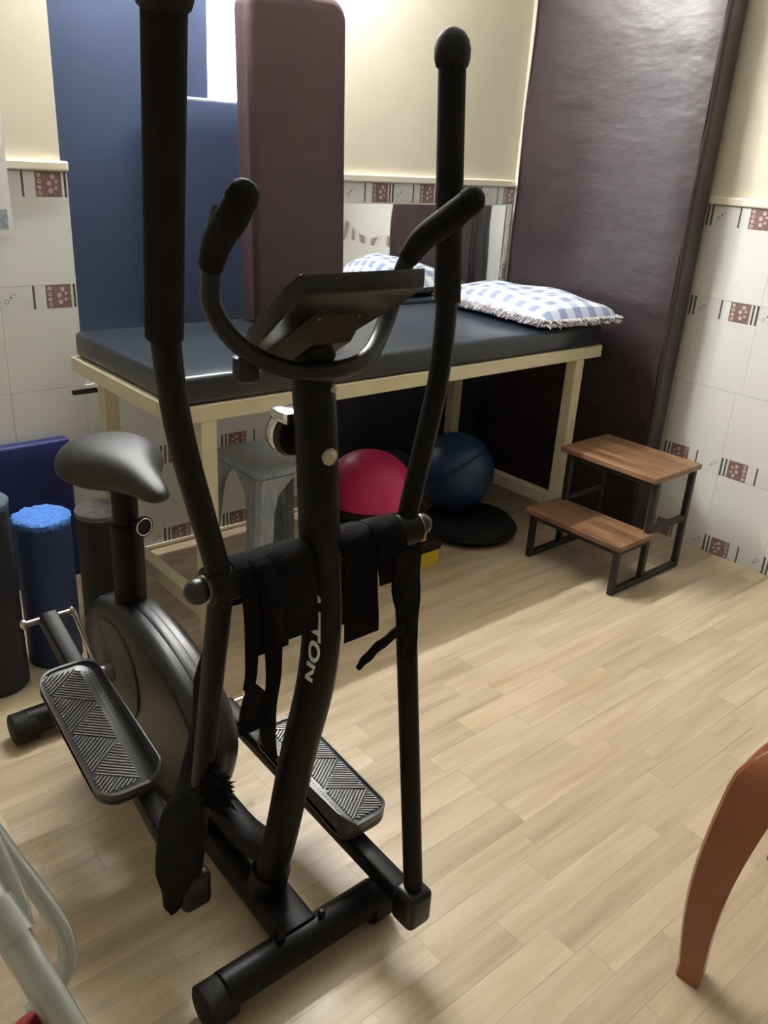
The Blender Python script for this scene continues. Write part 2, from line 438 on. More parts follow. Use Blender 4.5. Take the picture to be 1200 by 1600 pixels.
# ------------------------------------------------------------------ treatment couch
BX0, BX1, BY0, BY1, BZ = -2.069, -.233, -.748, -.066, .765
bed = thing('treatment_couch', 'black vinyl treatment couch on a cream steel frame', 'couch', ((BX0+BX1)/2, (BY0+BY1)/2, 0))
bo = Vector(bed.location)
def bbox(a): return (a[0]-bo.x, a[1]-bo.x, a[2]-bo.y, a[3]-bo.y, a[4], a[5])
L_, W_ = BX1-BX0-.022, BY1-BY0-.008
ms = subdiv_box(L_, W_, .078, .016, 6, lambda co: Vector((0, 0, (.004*math.sin(co.x*5+1)*math.cos(co.y*4) if co.z > 0 else 0))))
o = link('mattress', ms, M_vinyl, bed, 60); o.location = (.004, 0, BZ+.039)
link('frame_rail', boxes([bbox((BX0, BX1, BY0, BY0+.035, BZ-.046, BZ))], .002, 1), M_cream, bed)
link('frame_rail', boxes([bbox((BX0, BX1, BY1-.035, BY1, BZ-.046, BZ))], .002, 1), M_cream, bed)
link('frame_rail', boxes([bbox((BX0, BX0+.035, BY0+.035, BY1-.035, BZ-.046, BZ))], .002, 1), M_cream, bed)
link('frame_rail', boxes([bbox((BX1-.035, BX1, BY0+.035, BY1-.035, BZ-.046, BZ))], .002, 1), M_cream, bed)
link('base_board', boxes([bbox((BX0+.035, BX1-.035, BY0+.035, BY1-.035, BZ-.012, BZ-.001))]), M_cream, bed)
for lx in (-1.990, -.382):
    for ly in (BY0, BY1-.05):
        a = bbox((lx, lx+.048, ly+.002, ly+.050, 0, BZ-.046))
        link('leg', boxes([a], .002, 1), M_cream, bed)
    a = bbox((lx+.004, lx+.044, BY0+.05, BY1-.05, .098, .150)); link('side_rail', boxes([a], .002, 1), M_cream, bed)
link('bracket', boxes([bbox((BX0-.020, BX0+.06, BY1-.05, BY1-.035, BZ-.112, BZ-.098))], .002, 1), M_darksteel, bed)

# pillows
def gingham(name, c1, c2, c3, sc):
    m = bpy.data.materials.new(name); m.use_nodes = True; nt = m.node_tree; b = nt.nodes['Principled BSDF']; b.inputs['Roughness'].default_value = .85
    tc = nt.nodes.new('ShaderNodeTexCoord'); sx = nt.nodes.new('ShaderNodeSeparateXYZ'); nt.links.new(tc.outputs['Object'], sx.inputs[0])
    outs = []
    for ax, k in ((0, sc), (1, sc)):
        mu = nt.nodes.new('ShaderNodeMath'); mu.operation = 'MULTIPLY'; mu.inputs[1].default_value = k; nt.links.new(sx.outputs[ax], mu.inputs[0])
        fr = nt.nodes.new('ShaderNodeMath'); fr.operation = 'FRACT'; nt.links.new(mu.outputs[0], fr.inputs[0])
        gt = nt.nodes.new('ShaderNodeMath'); gt.operation = 'GREATER_THAN'; gt.inputs[1].default_value = .52; nt.links.new(fr.outputs[0], gt.inputs[0]); outs.append(gt)
    ad = nt.nodes.new('ShaderNodeMath'); ad.operation = 'ADD'; nt.links.new(outs[0].outputs[0], ad.inputs[0]); nt.links.new(outs[1].outputs[0], ad.inputs[1])
    dv = nt.nodes.new('ShaderNodeMath'); dv.operation = 'MULTIPLY'; dv.inputs[1].default_value = .5; nt.links.new(ad.outputs[0], dv.inputs[0])
    cr = nt.nodes.new('ShaderNodeValToRGB'); cr.color_ramp.interpolation = 'CONSTANT'; e = cr.color_ramp.elements
    e[0].position = 0; e[0].color = (*c1, 1); e[1].position = .8; e[1].color = (*c3, 1); k = e.new(.3); k.color = (*c2, 1)
    nt.links.new(dv.outputs[0], cr.inputs['Fac']); nt.links.new(cr.outputs['Color'], b.inputs['Base Color'])
    n = nt.nodes.new('ShaderNodeTexNoise'); n.inputs['Scale'].default_value = 9; bp = nt.nodes.new('ShaderNodeBump'); bp.inputs['Strength'].default_value = .5; bp.inputs['Distance'].default_value = .02
    nt.links.new(tc.outputs['Object'], n.inputs['Vector']); nt.links.new(n.outputs['Fac'], bp.inputs['Height']); nt.links.new(bp.outputs['Normal'], b.inputs['Normal'])
    return m
M_ging = gingham('blue_check_cotton', (.72, .74, .74), (.40, .44, .56), (.20, .24, .38), 13.5)
M_fringe = mat('cotton_fringe', (.66, .62, .55), .9, var=.5, vscale=60, col2=(.25, .22, .28))
def cushion(a, b, h, n=22, base=-.0, seedv=1):
    rnd = random.Random(seedv); ph = [rnd.random()*6 for _ in range(4)]
    verts, faces = [], []; W = n+1
    for side in (1, -1):
        for i in range(W):
            for j in range(W):
                u, v = i/n*2-1, j/n*2-1
                t = max(0, (1-abs(u)**6))*max(0, (1-abs(v)**6)); t = t**.55
                wob = .010*math.sin(u*4+ph[0])*math.cos(v*5+ph[1])
                z = side*(h*.5*t) + (wob*t if side > 0 else 0)
                if side < 0: z = max(z, -h*.35)
                verts.append((u*a/2*(1-.03*(1-t)), v*b/2, z+.008*math.sin(v*3+ph[2])*(1-t)))
    for s in (0, 1):
        for i in range(n):
            for j in range(n):
                q = [s*W*W+i*W+j, s*W*W+(i+1)*W+j, s*W*W+(i+1)*W+j+1, s*W*W+i*W+j+1]
                faces.append(q if s == 0 else q[::-1])
    me = pydata(verts, faces); bm = bmesh.new(); bm.from_mesh(me); bmesh.ops.remove_doubles(bm, verts=bm.verts, dist=1e-5)
    bmesh.ops.recalc_face_normals(bm, faces=bm.faces); bm.to_mesh(me); bm.free(); return me
def fringe(a, b, seedv, edges, layers=(0, -.012), droop=.35, ln=(.012, .03)):
    rnd = random.Random(seedv); verts, faces = [], []
    def strand(p, d, wv, L, z):
        i = len(verts); p = Vector(p); d = Vector(d); wv = Vector(wv)*.0022
        tip = p+d*L+Vector((0, 0, -L*droop*rnd.uniform(.4, 1.4)))
        tip += wv*rnd.uniform(-4, 4); mid = p.lerp(tip, .5)+Vector((0, 0, .003))
        up = Vector((0, 0, .0012))
        for q, s in ((p, 1), (mid, .8), (tip, .4)):
            verts.extend([q-wv*s-up, q+wv*s-up, q+wv*s+up, q-wv*s+up])
        for k in (0, 4):
            for m in range(4): faces.append((i+k+m, i+k+(m+1) % 4, i+k+4+(m+1) % 4, i+k+4+m))
        faces.append((i, i+3, i+2, i+1)); faces.append((i+8, i+9, i+10, i+11))
    for e in edges:
        for lz in layers:
            L = a if e in ('y-', 'y+') else b; n = int(L/.0052)
            for k in range(n):
                t = (k+rnd.random())/n-.5
                if e == 'y-': strand((t*a, -b/2+.004, lz), (0, -1, 0), (1, 0, 0), rnd.uniform(*ln), lz)
                if e == 'y+': strand((t*a, b/2-.004, lz), (0, 1, 0), (1, 0, 0), rnd.uniform(*ln), lz)
                if e == 'x-': strand((-a/2+.006, t*b, lz), (-1, 0, 0), (0, 1, 0), rnd.uniform(*ln), lz)
                if e == 'x+': strand((a/2-.006, t*b, lz), (1, 0, 0), (0, 1, 0), rnd.uniform(*ln), lz)
    return pydata(verts, faces)
MT = BZ+.082
p1 = thing('pillow', 'blue and white checked pillow with frayed ends on the couch corner', 'pillow', (-.390, -.458, MT+.042), math.radians(-7))
link('cushion', cushion(.40, .66, .105, seedv=3), M_ging, p1, 80)
link('fringe', fringe(.39, .66, 5, ('y-', 'x-', 'x+'), (.0, -.014)), M_fringe, p1)
# mirror on the back wall
def mirror_mat():
    m = bpy.data.materials.new('mirror_glass'); m.use_nodes = True; nt = m.node_tree; b = nt.nodes['Principled BSDF']
    b.inputs['Base Color'].default_value = (.86, .87, .86, 1); b.inputs['Metallic'].default_value = 1; b.inputs['Roughness'].default_value = .03
    tc = nt.nodes.new('ShaderNodeTexCoord'); n = nt.nodes.new('ShaderNodeTexNoise'); n.inputs['Scale'].default_value = 4.2; n.inputs['Detail'].default_value = 1
    bp = nt.nodes.new('ShaderNodeBump'); bp.inputs['Strength'].default_value = .5; bp.inputs['Distance'].default_value = .012
    nt.links.new(tc.outputs['Object'], n.inputs['Vector']); nt.links.new(n.outputs['Fac'], bp.inputs['Height']); nt.links.new(bp.outputs['Normal'], b.inputs['Normal'])
    return m
mi = thing('wall_mirror', 'frameless rippled mirror fixed to the tiles above the couch', 'mirror', (-.497, 0, .805))
gv, gf = [], []; NG = 24
for i in range(NG+1):
    u = i/NG; bulge = .0015+.028*(1-(2*u-1)**2)
    for z in (0, .420):
        x = -.471+.922*u; gv += [(x, -bulge-.005, z), (x, -bulge, z)]
for i in range(NG):
    k = i*4
    gf += [(k, k+4, k+6, k+2), (k+1, k+3, k+7, k+5), (k, k+1, k+5, k+4), (k+2, k+6, k+7, k+3)]
gf += [(0, 2, 3, 1), (NG*4, NG*4+1, NG*4+3, NG*4+2)]
link('glass', pydata(gv, gf), mirror_mat(), mi, 30)
link('edge_strip', boxes([(.451, .459, -.011, -.0015, 0, .420)], .001, 1), M_chrome, mi)
for x, z in ((-.435, .380), (.42, .380)): link('screw', lathe([(.004, -.0085), (.007, -.0070), (.007, -.006)], 10, 'Y', (x, 0, z)), M_darksteel, mi)

# ------------------------------------------------------------------ mats standing around the couch
def slab(name, label, sx, sy, sz, loc, rot, m, r=.02, dispf=None, grp='padded exercise mats', rz=0, seams=True, seam_mat=None):
    t = thing(name, label, 'mat', loc, 0, grp)
    t.rotation_euler = rot
    f = dispf or (lambda co: Vector((0, .006*math.sin(co.x*7+co.z*3) if co.y < 0 else 0, 0)))
    b = link('cover', subdiv_box(sx, sy, sz, r, 7, f), m, t, 50); b.location = (0, 0, sz/2)
    if seams:
        e = .0035
        for s in (-1, 1):
            link('seam', tube([(s*(sx/2-.018), -sy/2-.001, .03), (s*(sx/2-.018), -sy/2-.001, sz-.03)], e, 6, 1), seam_mat or M_seam, t)
    return t
slab('blue_mat', 'tall blue padded mat standing in the window niche beside the tiles', .555, .07, 1.50, (-1.728, .150, ZN0+.014), (0, 0, 0), M_bluemat, .014, seams=False)
slab('blue_mat', 'shorter blue padded mat in front of the tall blue one', .42, .065, .825, (-1.475, .062, ZN0+.014), (0, 0, 0), M_bluemat, .014, seams=False)
# maroon mat with a rounded top standing on the couch
bm_t = thing('maroon_mat', 'maroon padded mat with rounded top corners standing on the couch against the wall', 'mat', (-1.272, -.140, MT), 0, 'padded exercise mats')
bm_t.rotation_euler = (math.radians(-2.5), 0, 0)
hw, hh, rr = .196, 1.020, .075
poly = [(-hw, .0), (hw, .0)]+[(hw-rr+rr*math.cos(a), hh-rr+rr*math.sin(a)) for a in [math.pi/2*k/7 for k in range(8)]]+[(-hw+rr-rr*math.sin(a), hh-rr+rr*math.cos(a)) for a in [math.pi/2*k/7 for k in range(8)]]
link('cover', prism(poly, -.05, .05, 'Y', .03, 4), M_brownroll, bm_t, 60)
# big brown mat by the right wall
slab('brown_mat', 'large dark brown vinyl mat leaning upright in the right corner', 0.850, .105, 2.12, (-.090, -.540, 0), (math.radians(-.6), 0, math.radians(-90)), M_brownmat, .016,
     lambda co: Vector((0, (.010*math.sin(co.x*9+co.z*2.2)*math.exp(-((co.z+.35)/.8)**2)+.004*math.sin(co.z*11+co.x*4)) if co.y < 0 else 0, 0)))
slab('navy_mat', 'dark navy mat standing on edge under the couch against the back wall', 1.06, .04, .70, (-.56, -.034, 0), (0, 0, 0), M_navymat, .012, seams=False)
slab('folded_blue_mat', 'royal blue folded mat leaning on the tiles left of the couch', .50, .05, .496, (-2.341, -.034, 0), (0, 0, 0), M_navyboard, .010, seams=False)

# ------------------------------------------------------------------ step stool
st = thing('step_stool', 'two step wooden stool on a black metal frame beside the couch', 'step stool', (-.44, -1.03, 0))
so = Vector(st.location)
def sb(x0, x1, y0, y1, z0, z1): return (x0-so.x, x1-so.x, y0-so.y, y1-so.y, z0, z1)
q = .022
for ya in (-1.236, -.856):
    yb = ya+q
    link('leg', boxes([sb(-.655, -.655+q, ya, yb, 0, .178)], .002, 1), M_darksteel, st)
    link('leg', boxes([sb(-.478, -.478+q, ya, yb, q, .400)], .002, 1), M_darksteel, st)
    link('leg', boxes([sb(-.245, -.245+q, ya, yb, 0, .400)], .002, 1), M_darksteel, st)
    link('foot_bar', boxes([sb(-.655+q, -.245, ya, yb, 0, q)], .002, 1), M_darksteel, st)
    link('side_bar', boxes([sb(-.655+q, -.478, ya, yb, .158, .178)], .002, 1), M_darksteel, st)
    link('side_bar', boxes([sb(-.478+q, -.245, ya, yb, .195, .195+q)], .002, 1), M_darksteel, st)
for x0, x1, z in ((-.655, -.635, .178), (-.478, -.458, .178), (-.498, -.478, .400), (-.245, -.225, .400)):
    link('cross_bar', boxes([sb(x0, x1, -1.214, -.856, z-.020, z)], .002, 1), M_darksteel, st)
link('tread', boxes([sb(-.668, -.462, -1.246, -.818, .178, .199)], .003, 2), M_step, st)
link('tread', boxes([sb(-.515, -.215, -1.246, -.826, .400, .421)], .003, 2), M_step, st)

# ------------------------------------------------------------------ plastic stool under the couch
def plastic_stool():
    t = thing('plastic_stool', 'blue grey plastic stool tucked under the couch', 'stool', (-1.575, -.455, 0))
    H, a, b = .475, .145, .185
    link('seat', rounded_box(-a, a, -a, a, H-.035, H, .016, 3), M_stoolgrey, t, 40)
    # aprons with a cut arch between the legs, each leg a tapered angle
    for sx in (-1, 1):
        for sy in (-1, 1):
            verts = []; prof = []
            lw0, lw1 = .085, .060
            n = 8
            outer, inx, iny = [], [], []
            for k in range(n+1):
                tt = k/n; z = (H-.03)*(1-tt); s = a*(1-tt)+b*tt
                lw = lw1+(lw0-lw1)*0.2*(1-tt)+(.075*max(0, 1-tt/.22)**2)
                outer.append(Vector((sx*s, sy*s, z))); inx.append(Vector((sx*(s-lw), sy*s, z))); iny.append(Vector((sx*s, sy*(s-lw), z)))
            th = .006; vs_, fs = [], []
            for o_, i_, j_ in zip(outer, inx, iny):
                c0 = Vector((-sx*.014, 0, 0)); c1 = Vector((0, -sy*.014, 0))
                vs_ += [i_, o_+c0, o_+c1, j_, j_+Vector((-sx*th, 0, 0)), o_+c1+Vector((-sx*th, -sy*.0, 0)), o_+c0+Vector((0, -sy*th, 0)), i_+Vector((0, -sy*th, 0))]
            for k in range(n):
                for m in range(8): fs.append((k*8+m, k*8+(m+1) % 8, (k+1)*8+(m+1) % 8, (k+1)*8+m))
            fs.append(tuple(range(8))); fs.append(tuple(n*8+m for m in range(8)))
            link('leg', pydata(vs_, fs), M_stoolgrey, t)
    return t
plastic_stool()

# ------------------------------------------------------------------ aerobic steps, pink balance dome, balls, disc
def aero(label, x0, x1, y0, y1, z, inset, loc_group):
    t = thing('aerobic_step', label, 'exercise step', ((x0+x1)/2, (y0+y1)/2, z), 0, loc_group)
    hx, hy = (x1-x0)/2, (y1-y0)/2
    link('deck', rounded_box(-hx, hx, -hy, hy, .062, .104, .012, 3), M_rubber, t, 40)
    for s in (-1, 1):
        a, b = (hx-.13, hx-.006) if s > 0 else (-hx+.006, -hx+.13)
        link('riser', prism([(a, 0), (b, 0), (b, .075), (b-.035, .075), (b-.04, .068), (a+.04, .068), (a+.035, .075), (a, .075)], -hy+.004, hy-.004, 'Y', .004, 1), M_yellow, t)
    return t
aero('black and yellow exercise step lowest of the stack under the couch', -1.37, -.985, -.705, -.365, 0, 0, 'stacked exercise steps')
aero('black and yellow exercise step on top of the stack under the pink dome', -1.40, -1.045, -.690, -.360, .105, 0, 'stacked exercise steps')
pk = thing('balance_dome', 'pink balance dome with black base on the stacked steps', 'balance trainer', (-1.195, -.515, .210))
link('base', lathe([(.05, 0), (.170, .002), (.182, .012), (.186, .030), (.180, .044), (.165, .046), (.05, .046)], 36), M_rubber, pk, 40)
link('dome', lathe([(.172, .040)]+[(.172*math.cos(a), .044+.175*math.sin(a)) for a in [math.pi/2*k/12 for k in range(12)]]+[(.004, .219)], 40), M_pink, pk, 60)
for a in (0.4, 2.4, 4.4): link('handle', boxes([(.176*math.cos(a)-.012, .176*math.cos(a)+.012, .176*math.sin(a)-.012, .176*math.sin(a)+.012, .008, .026)], .004), M_rubber, pk)

dk = thing('balance_disc', 'black ribbed rubber balance disc lying on the floor under the couch', 'balance disc', (-.675, -.545, 0))
prof = [(.02, 0), (.15, 0), (.175, .012), (.185, .035), (.178, .052)]
for k in range(9):
    r0 = .172-k*.017; prof += [(r0, .064+(.003 if k % 2 else 0)), (r0-.008, .066+(.004 if k % 2 else -.002))]
prof.append((.01, .064))
link('ribbed_body', lathe(prof, 48), M_rubber, dk, 30)
link('rim', lathe([(.176, .026), (.192, .026), (.196, .034), (.192, .042), (.176, .042)], 48), M_rubber, dk, 40)

def ball(name, label, loc, r, sq, m, grp, seam=True, rot=(0, 0, 0)):
    t = thing(name, label, 'ball', loc, 0, grp); t.rotation_euler = rot
    n = 24; prof = []
    for k in range(n+1):
        a = -math.pi/2+math.pi*k/n; rr_ = r*math.cos(a); z = r*sq*math.sin(a)
        groove = .010*math.exp(-(a/.055)**2) if seam else 0
        prof.append((max(.002, rr_-groove), z))
    link('skin', lathe(prof, 40), m, t, 80)
    if seam: link('seam', tube([(( r-.004)*math.cos(2*math.pi*k/48), (r-.004)*math.sin(2*math.pi*k/48), 0) for k in range(49)], .0050, 8, 1, cap=False), M_ballseam, t, 60)
    link('valve', lathe([(.010, r*sq-.002), (.010, r*sq+.003), (.004, r*sq+.004)], 12), m, t)
    return t
ball('exercise_ball', 'dark blue exercise ball with a seam resting on the black disc', (-.690, -.450, .232), .163, .98, M_ballblue, 'exercise balls under the couch', True, Vector((-.236, .629, .741)).to_track_quat('Z', 'Y').to_euler())
ball('exercise_ball', 'dark grey exercise ball half hidden behind the blue ball', (-.80, -.190, .146), .120, .98, M_ballgrey, 'exercise balls under the couch', False)

# ------------------------------------------------------------------ foam rollers
def roller(label, loc, r, h, ms_, mt_, fray=0):
    t = thing('foam_roller', label, 'foam roller', loc, 0, 'standing foam rollers')
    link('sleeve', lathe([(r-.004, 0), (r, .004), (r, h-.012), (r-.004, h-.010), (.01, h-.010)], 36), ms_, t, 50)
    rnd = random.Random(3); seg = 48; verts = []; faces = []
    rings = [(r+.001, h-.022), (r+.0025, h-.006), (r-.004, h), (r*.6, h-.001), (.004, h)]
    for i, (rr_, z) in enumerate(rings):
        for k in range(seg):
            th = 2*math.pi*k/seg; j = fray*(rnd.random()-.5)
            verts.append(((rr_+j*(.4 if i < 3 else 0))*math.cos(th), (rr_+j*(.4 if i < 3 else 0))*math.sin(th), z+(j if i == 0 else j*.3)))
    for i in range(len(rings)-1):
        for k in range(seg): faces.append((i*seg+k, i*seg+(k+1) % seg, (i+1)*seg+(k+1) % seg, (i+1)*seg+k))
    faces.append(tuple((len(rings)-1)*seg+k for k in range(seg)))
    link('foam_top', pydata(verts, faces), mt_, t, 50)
    return t
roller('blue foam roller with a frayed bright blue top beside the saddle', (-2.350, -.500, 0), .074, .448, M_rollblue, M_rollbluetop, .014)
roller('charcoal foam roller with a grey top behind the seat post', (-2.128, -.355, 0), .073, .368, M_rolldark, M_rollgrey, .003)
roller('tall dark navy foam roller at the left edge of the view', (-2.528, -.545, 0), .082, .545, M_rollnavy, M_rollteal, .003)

# ------------------------------------------------------------------ elliptical trainer
XM = -2.37
el = thing('elliptical_trainer', 'black elliptical cross trainer with saddle in front of the couch', 'exercise machine', (XM, -1.30, 0))
eo = Vector(el.location)
def E(x, y, z): return Vector((x-eo.x, y-eo.y, z))
def part(name, me, m, smooth=40, parent=None):
    return link(name, me, m, parent or el, smooth)
# base frame
part('front_stabilizer', tube([E(-2.535, -1.768, .052), E(-2.195, -1.768, .052)], .034, 20, 1), M_black)
for s in (-1, 1):
    x0 = XM+s*.150; x1 = XM+s*.207
    part('end_cap', lathe([(.034, min(x0, x1)-eo.x), (.0395, min(x0, x1)-eo.x+.003), (.0395, max(x0, x1)-eo.x-.006), (.034, max(x0, x1)-eo.x)], 20, 'X', (0, -1.768-eo.y, .040)), M_rubber)
part('rear_stabilizer', tube([E(-2.545, -.830, .048), E(-2.195, -.830, .048)], .033, 20, 1), M_black)
for s in (-1, 1):
    x0 = XM+s*.150; x1 = XM+s*.212
    part('end_cap', lathe([(.033, min(x0, x1)-eo.x), (.039, min(x0, x1)-eo.x+.003), (.039, max(x0, x1)-eo.x-.006), (.033, max(x0, x1)-eo.x)], 20, 'X', (0, -.830-eo.y, .040)), M_rubber)
part('main_beam', tube([E(XM, -1.762, .062), E(XM, -1.60, .072), E(XM, -1.40, .085), E(XM, -1.1, .080), E(XM, -.838, .060)], .030, 16, 4, ref=(1, 0, 0), oval=1.25, square=True), M_black)
part('brace', tube([E(XM, -1.46, .17), E(XM, -1.58, .165), E(XM, -1.685, .20)], .024, 12, 3, ref=(1, 0, 0), oval=1.1, square=True), M_black)
for s in (-1, 1): part('bolt', lathe([(.008, .0), (.008, .012), (.004, .016)], 10, 'Z', (s*.045, -1.768-eo.y, .084)), M_black)
# curved upright post
pp = [(-1.648, .075), (-1.672, .16), (-1.70, .262), (-1.745, .464), (-1.785, .615), (-1.80, .72), (-1.797, .80), (-1.79, .874), (-1.777, 1.017), (-1.765, 1.106), (-1.757, 1.185)]
post = part('upright_post', tube([E(XM, y, z) for y, z in pp], .0305, 24, 5, ref=(1, 0, 0), oval=.98), M_black, 60)
part('post_socket', tube([E(XM, -1.640, .055), E(XM, -1.667, .150)], .037, 20, 1, ref=(1, 0, 0)), M_black, 40)
# lettering down the side of the post
cu = bpy.data.curves.new('txt', 'FONT'); cu.body = 'AFTON'; cu.size = .0245; cu.extrude = .0005; cu.shear = .25; cu.space_character = 1.06; cu.align_x = 'CENTER'; cu.align_y = 'CENTER'; cu.offset = .0008
to = bpy.data.objects.new('txt', cu); C.objects.link(to)
bpy.context.view_layer.update()
tme = bpy.data.meshes.new_from_object(to.evaluated_get(bpy.context.evaluated_depsgraph_get()))
bpy.data.objects.remove(to)
# wrap the letters on the cylindrical post: local x -> down the post, local y -> round towards the front
def post_at(z):
    for (y0, z0), (y1, z1) in zip(pp[:-1], pp[1:]):
        if z0 <= z <= z1: return y0+(y1-y0)*(z-z0)/(z1-z0)
    return pp[-1][0]
bt = bmesh.new(); bt.from_mesh(tme); bmesh.ops.triangulate(bt, faces=bt.faces)
for _ in range(4):
    le = [e for e in bt.edges if e.calc_length() > .0035]
    if le: bmesh.ops.subdivide_edges(bt, edges=le, cuts=1); bmesh.ops.triangulate(bt, faces=bt.faces)
bt.to_mesh(tme); bt.free()
for v in tme.vertices:
    z = .742-v.co.x*1.95; ang = math.radians(57)-v.co.y/.031
    rr_ = .0308+v.co.z
    v.co = E(XM-rr_*math.sin(ang), post_at(z)-rr_*math.cos(ang), z)
part('lettering', tme, M_letter, None, post)
for z, r in ((1.014, .0115),): part('bolt', lathe([(.0125, -.0335), (.0125, -.030), (.006, -.036), (.004, -.0365)], 14, 'Y', (-.001, post_at(z)-eo.y+.001, z)), M_steel)
part('bolt_hole', lathe([(.008, -.0315), (.0085, -.0300)], 12, 'Y', (.008, post_at(1.15)-eo.y, 1.15)), M_rubber)
part('bolt', lathe([(.005, -.0335), (.006, -.030)], 10, 'Y', (.010, post_at(1.105)-eo.y, 1.105)), M_steel)
# tension knob on the rider side
kn = part('tension_knob', lathe([(.012, .020), (.012, .045), (.030, .048), (.033, .055), (.033, .078), (.028, .084), (.010, .086)], 20, 'Y', (0, -1.775-eo.y, 1.022)), M_blackgloss)
part('knob_ring', lathe([(.034, .058), (.0355, .062), (.0355, .070), (.034, .074)], 24, 'Y', (0, -1.775-eo.y, 1.022)), M_chrome, 40, kn)
part('water_clip', boxes([(-.030, .022, -1.745-eo.y, -1.700-eo.y, 1.045, 1.062)], .004), M_chrome)
# fixed handlebar
hb = [(-.168, -1.852, 1.338), (-.164, -1.822, 1.318), (-.158, -1.785, 1.290), (-.153, -1.765, 1.256), (-.146, -1.755, 1.215), (-.115, -1.768, 1.168), (-.065, -1.795, 1.140), (0, -1.806, 1.133)]
full = hb+[(-a, b, c_) for a, b, c_ in hb[-2::-1]]
hbar = part('handlebar', tube([E(XM+a, b, c_) for a, b, c_ in full], .0125, 14, 5), M_blackgloss, 60)
for s in (-1, 1):
    g = [(s*.1715, -1.868, 1.352), (s*.167, -1.840, 1.330), (s*.160, -1.793, 1.297), (s*.1555, -1.769, 1.268)]
    part('grip', tube([E(XM+a, b, c_) for a, b, c_ in g], [.0165, .0185, .0175, .0150], 16, 4), M_foam, 50, hbar)
    part('grip_end', tube([E(XM+s*.1735, -1.880, 1.360), E(XM+s*.1725, -1.874, 1.356), E(XM+s*.1710, -1.864, 1.349)], [.008, .016, .0185], 14, 2), M_foam, 50, hbar)
    part('pulse_sensor', tube([E(XM+s*.1745, -1.818, 1.334), E(XM+s*.167, -1.790, 1.309)], .006, 8, 1), M_blackgloss, 40, hbar)
part('adjust_knob', lathe([(.010, -.045), (.017, -.040), (.017, -.012), (.008, -.008)], 16, 'Z', (-.105, -1.762-eo.y, 1.165)), M_blackgloss)
# console, display towards the rider, underside towards the front
con_t = [(-.096, -1.868, 1.268), (.096, -1.868, 1.268)]
cv, cf = [], []
def cpt(x, s, d):  # s along slope 0(top)..1(bottom), d depth below the display
    y = -1.868+.168*s; z = 1.270-.108*s; n = Vector((0, -.54, -.84)); p = E(XM+x, y, z)+n*d; return p
outline = [(-.098, 0), (.098, 0), (.100, .18), (.082, .85), (.070, 1.0), (-.070, 1.0), (-.082, .85), (-.100, .18)]
bmv = bmesh.new()
A = [bmv.verts.new(cpt(x, s, 0)) for x, s in outline]; B = [bmv.verts.new(cpt(x*.93, .03+s*.94, .024)) for x, s in outline]
bmv.faces.new(A); bmv.faces.new(B[::-1])
for i in range(8): bmv.faces.new((A[i], B[i], B[(i+1) % 8], A[(i+1) % 8]))
bmesh.ops.recalc_face_normals(bmv, faces=bmv.faces); bmesh.ops.bevel(bmv, geom=list(bmv.edges), offset=.003, segments=2, profile=.5, affect='EDGES')
con = part('console', bm_mesh(bmv), M_blackgloss, 40)
bmv = bmesh.new()
A = [bmv.verts.new(cpt(x, s, .020)) for x, s in ((-.045, .35), (.045, .35), (.040, 1.0), (-.040, 1.0))]; B = [bmv.verts.new(cpt(x, s, .050)) for x, s in ((-.032, .55), (.032, .55), (.030, 1.0), (-.030, 1.0))]
bmv.faces.new(A); bmv.faces.new(B[::-1])
for i in range(4): bmv.faces.new((A[i], B[i], B[(i+1) % 4], A[(i+1) % 4]))
bmesh.ops.recalc_face_normals(bmv, faces=bmv.faces)
part('battery_box', bm_mesh(bmv), M_blackgloss, 30, con)
sc = bmesh.new(); S_ = [sc.verts.new(cpt(x, s, -.0012)) for x, s in ((-.06, .12), (.06, .12), (.055, .62), (-.055, .62))]; S2 = [sc.verts.new(cpt(x, s, .0005)) for x, s in ((-.06, .12), (.06, .12), (.055, .62), (-.055, .62))]
sc.faces.new(S_); sc.faces.new(S2[::-1])
for i in range(4): sc.faces.new((S_[i], S2[i], S2[(i+1) % 4], S_[(i+1) % 4]))
part('display', bm_mesh(sc), mat('lcd_screen', (.20, .23, .20), .2), None, con)
for x in (-.03, .035): part('screw', lathe([(.004, 0), (.005, .002)], 10, 'Z', cpt(x, .42, .026)), M_steel, None, con)
# pivot axle with round nuts
part('pivot_axle', tube([E(-2.555, -1.792, .858), E(-2.185, -1.792, .858)], .0185, 16, 1), M_black)
for s in (-1, 1):
    x = XM+s*.190-eo.x
    pr_ = [(.014, 0), (.017, .004), (.0175, .012), (.015, .020), (.009, .026), (.002, .028)]
    part('cap_nut', lathe([(r, x+s*h) for r, h in pr_], 18, 'X', (0, -1.792-eo.y, .858)), M_housing, 60)
    part('washer', lathe([(.0195, x-s*.004), (.0195, x+s*.001)], 18, 'X', (0, -1.792-eo.y, .858)), M_steel, 40)
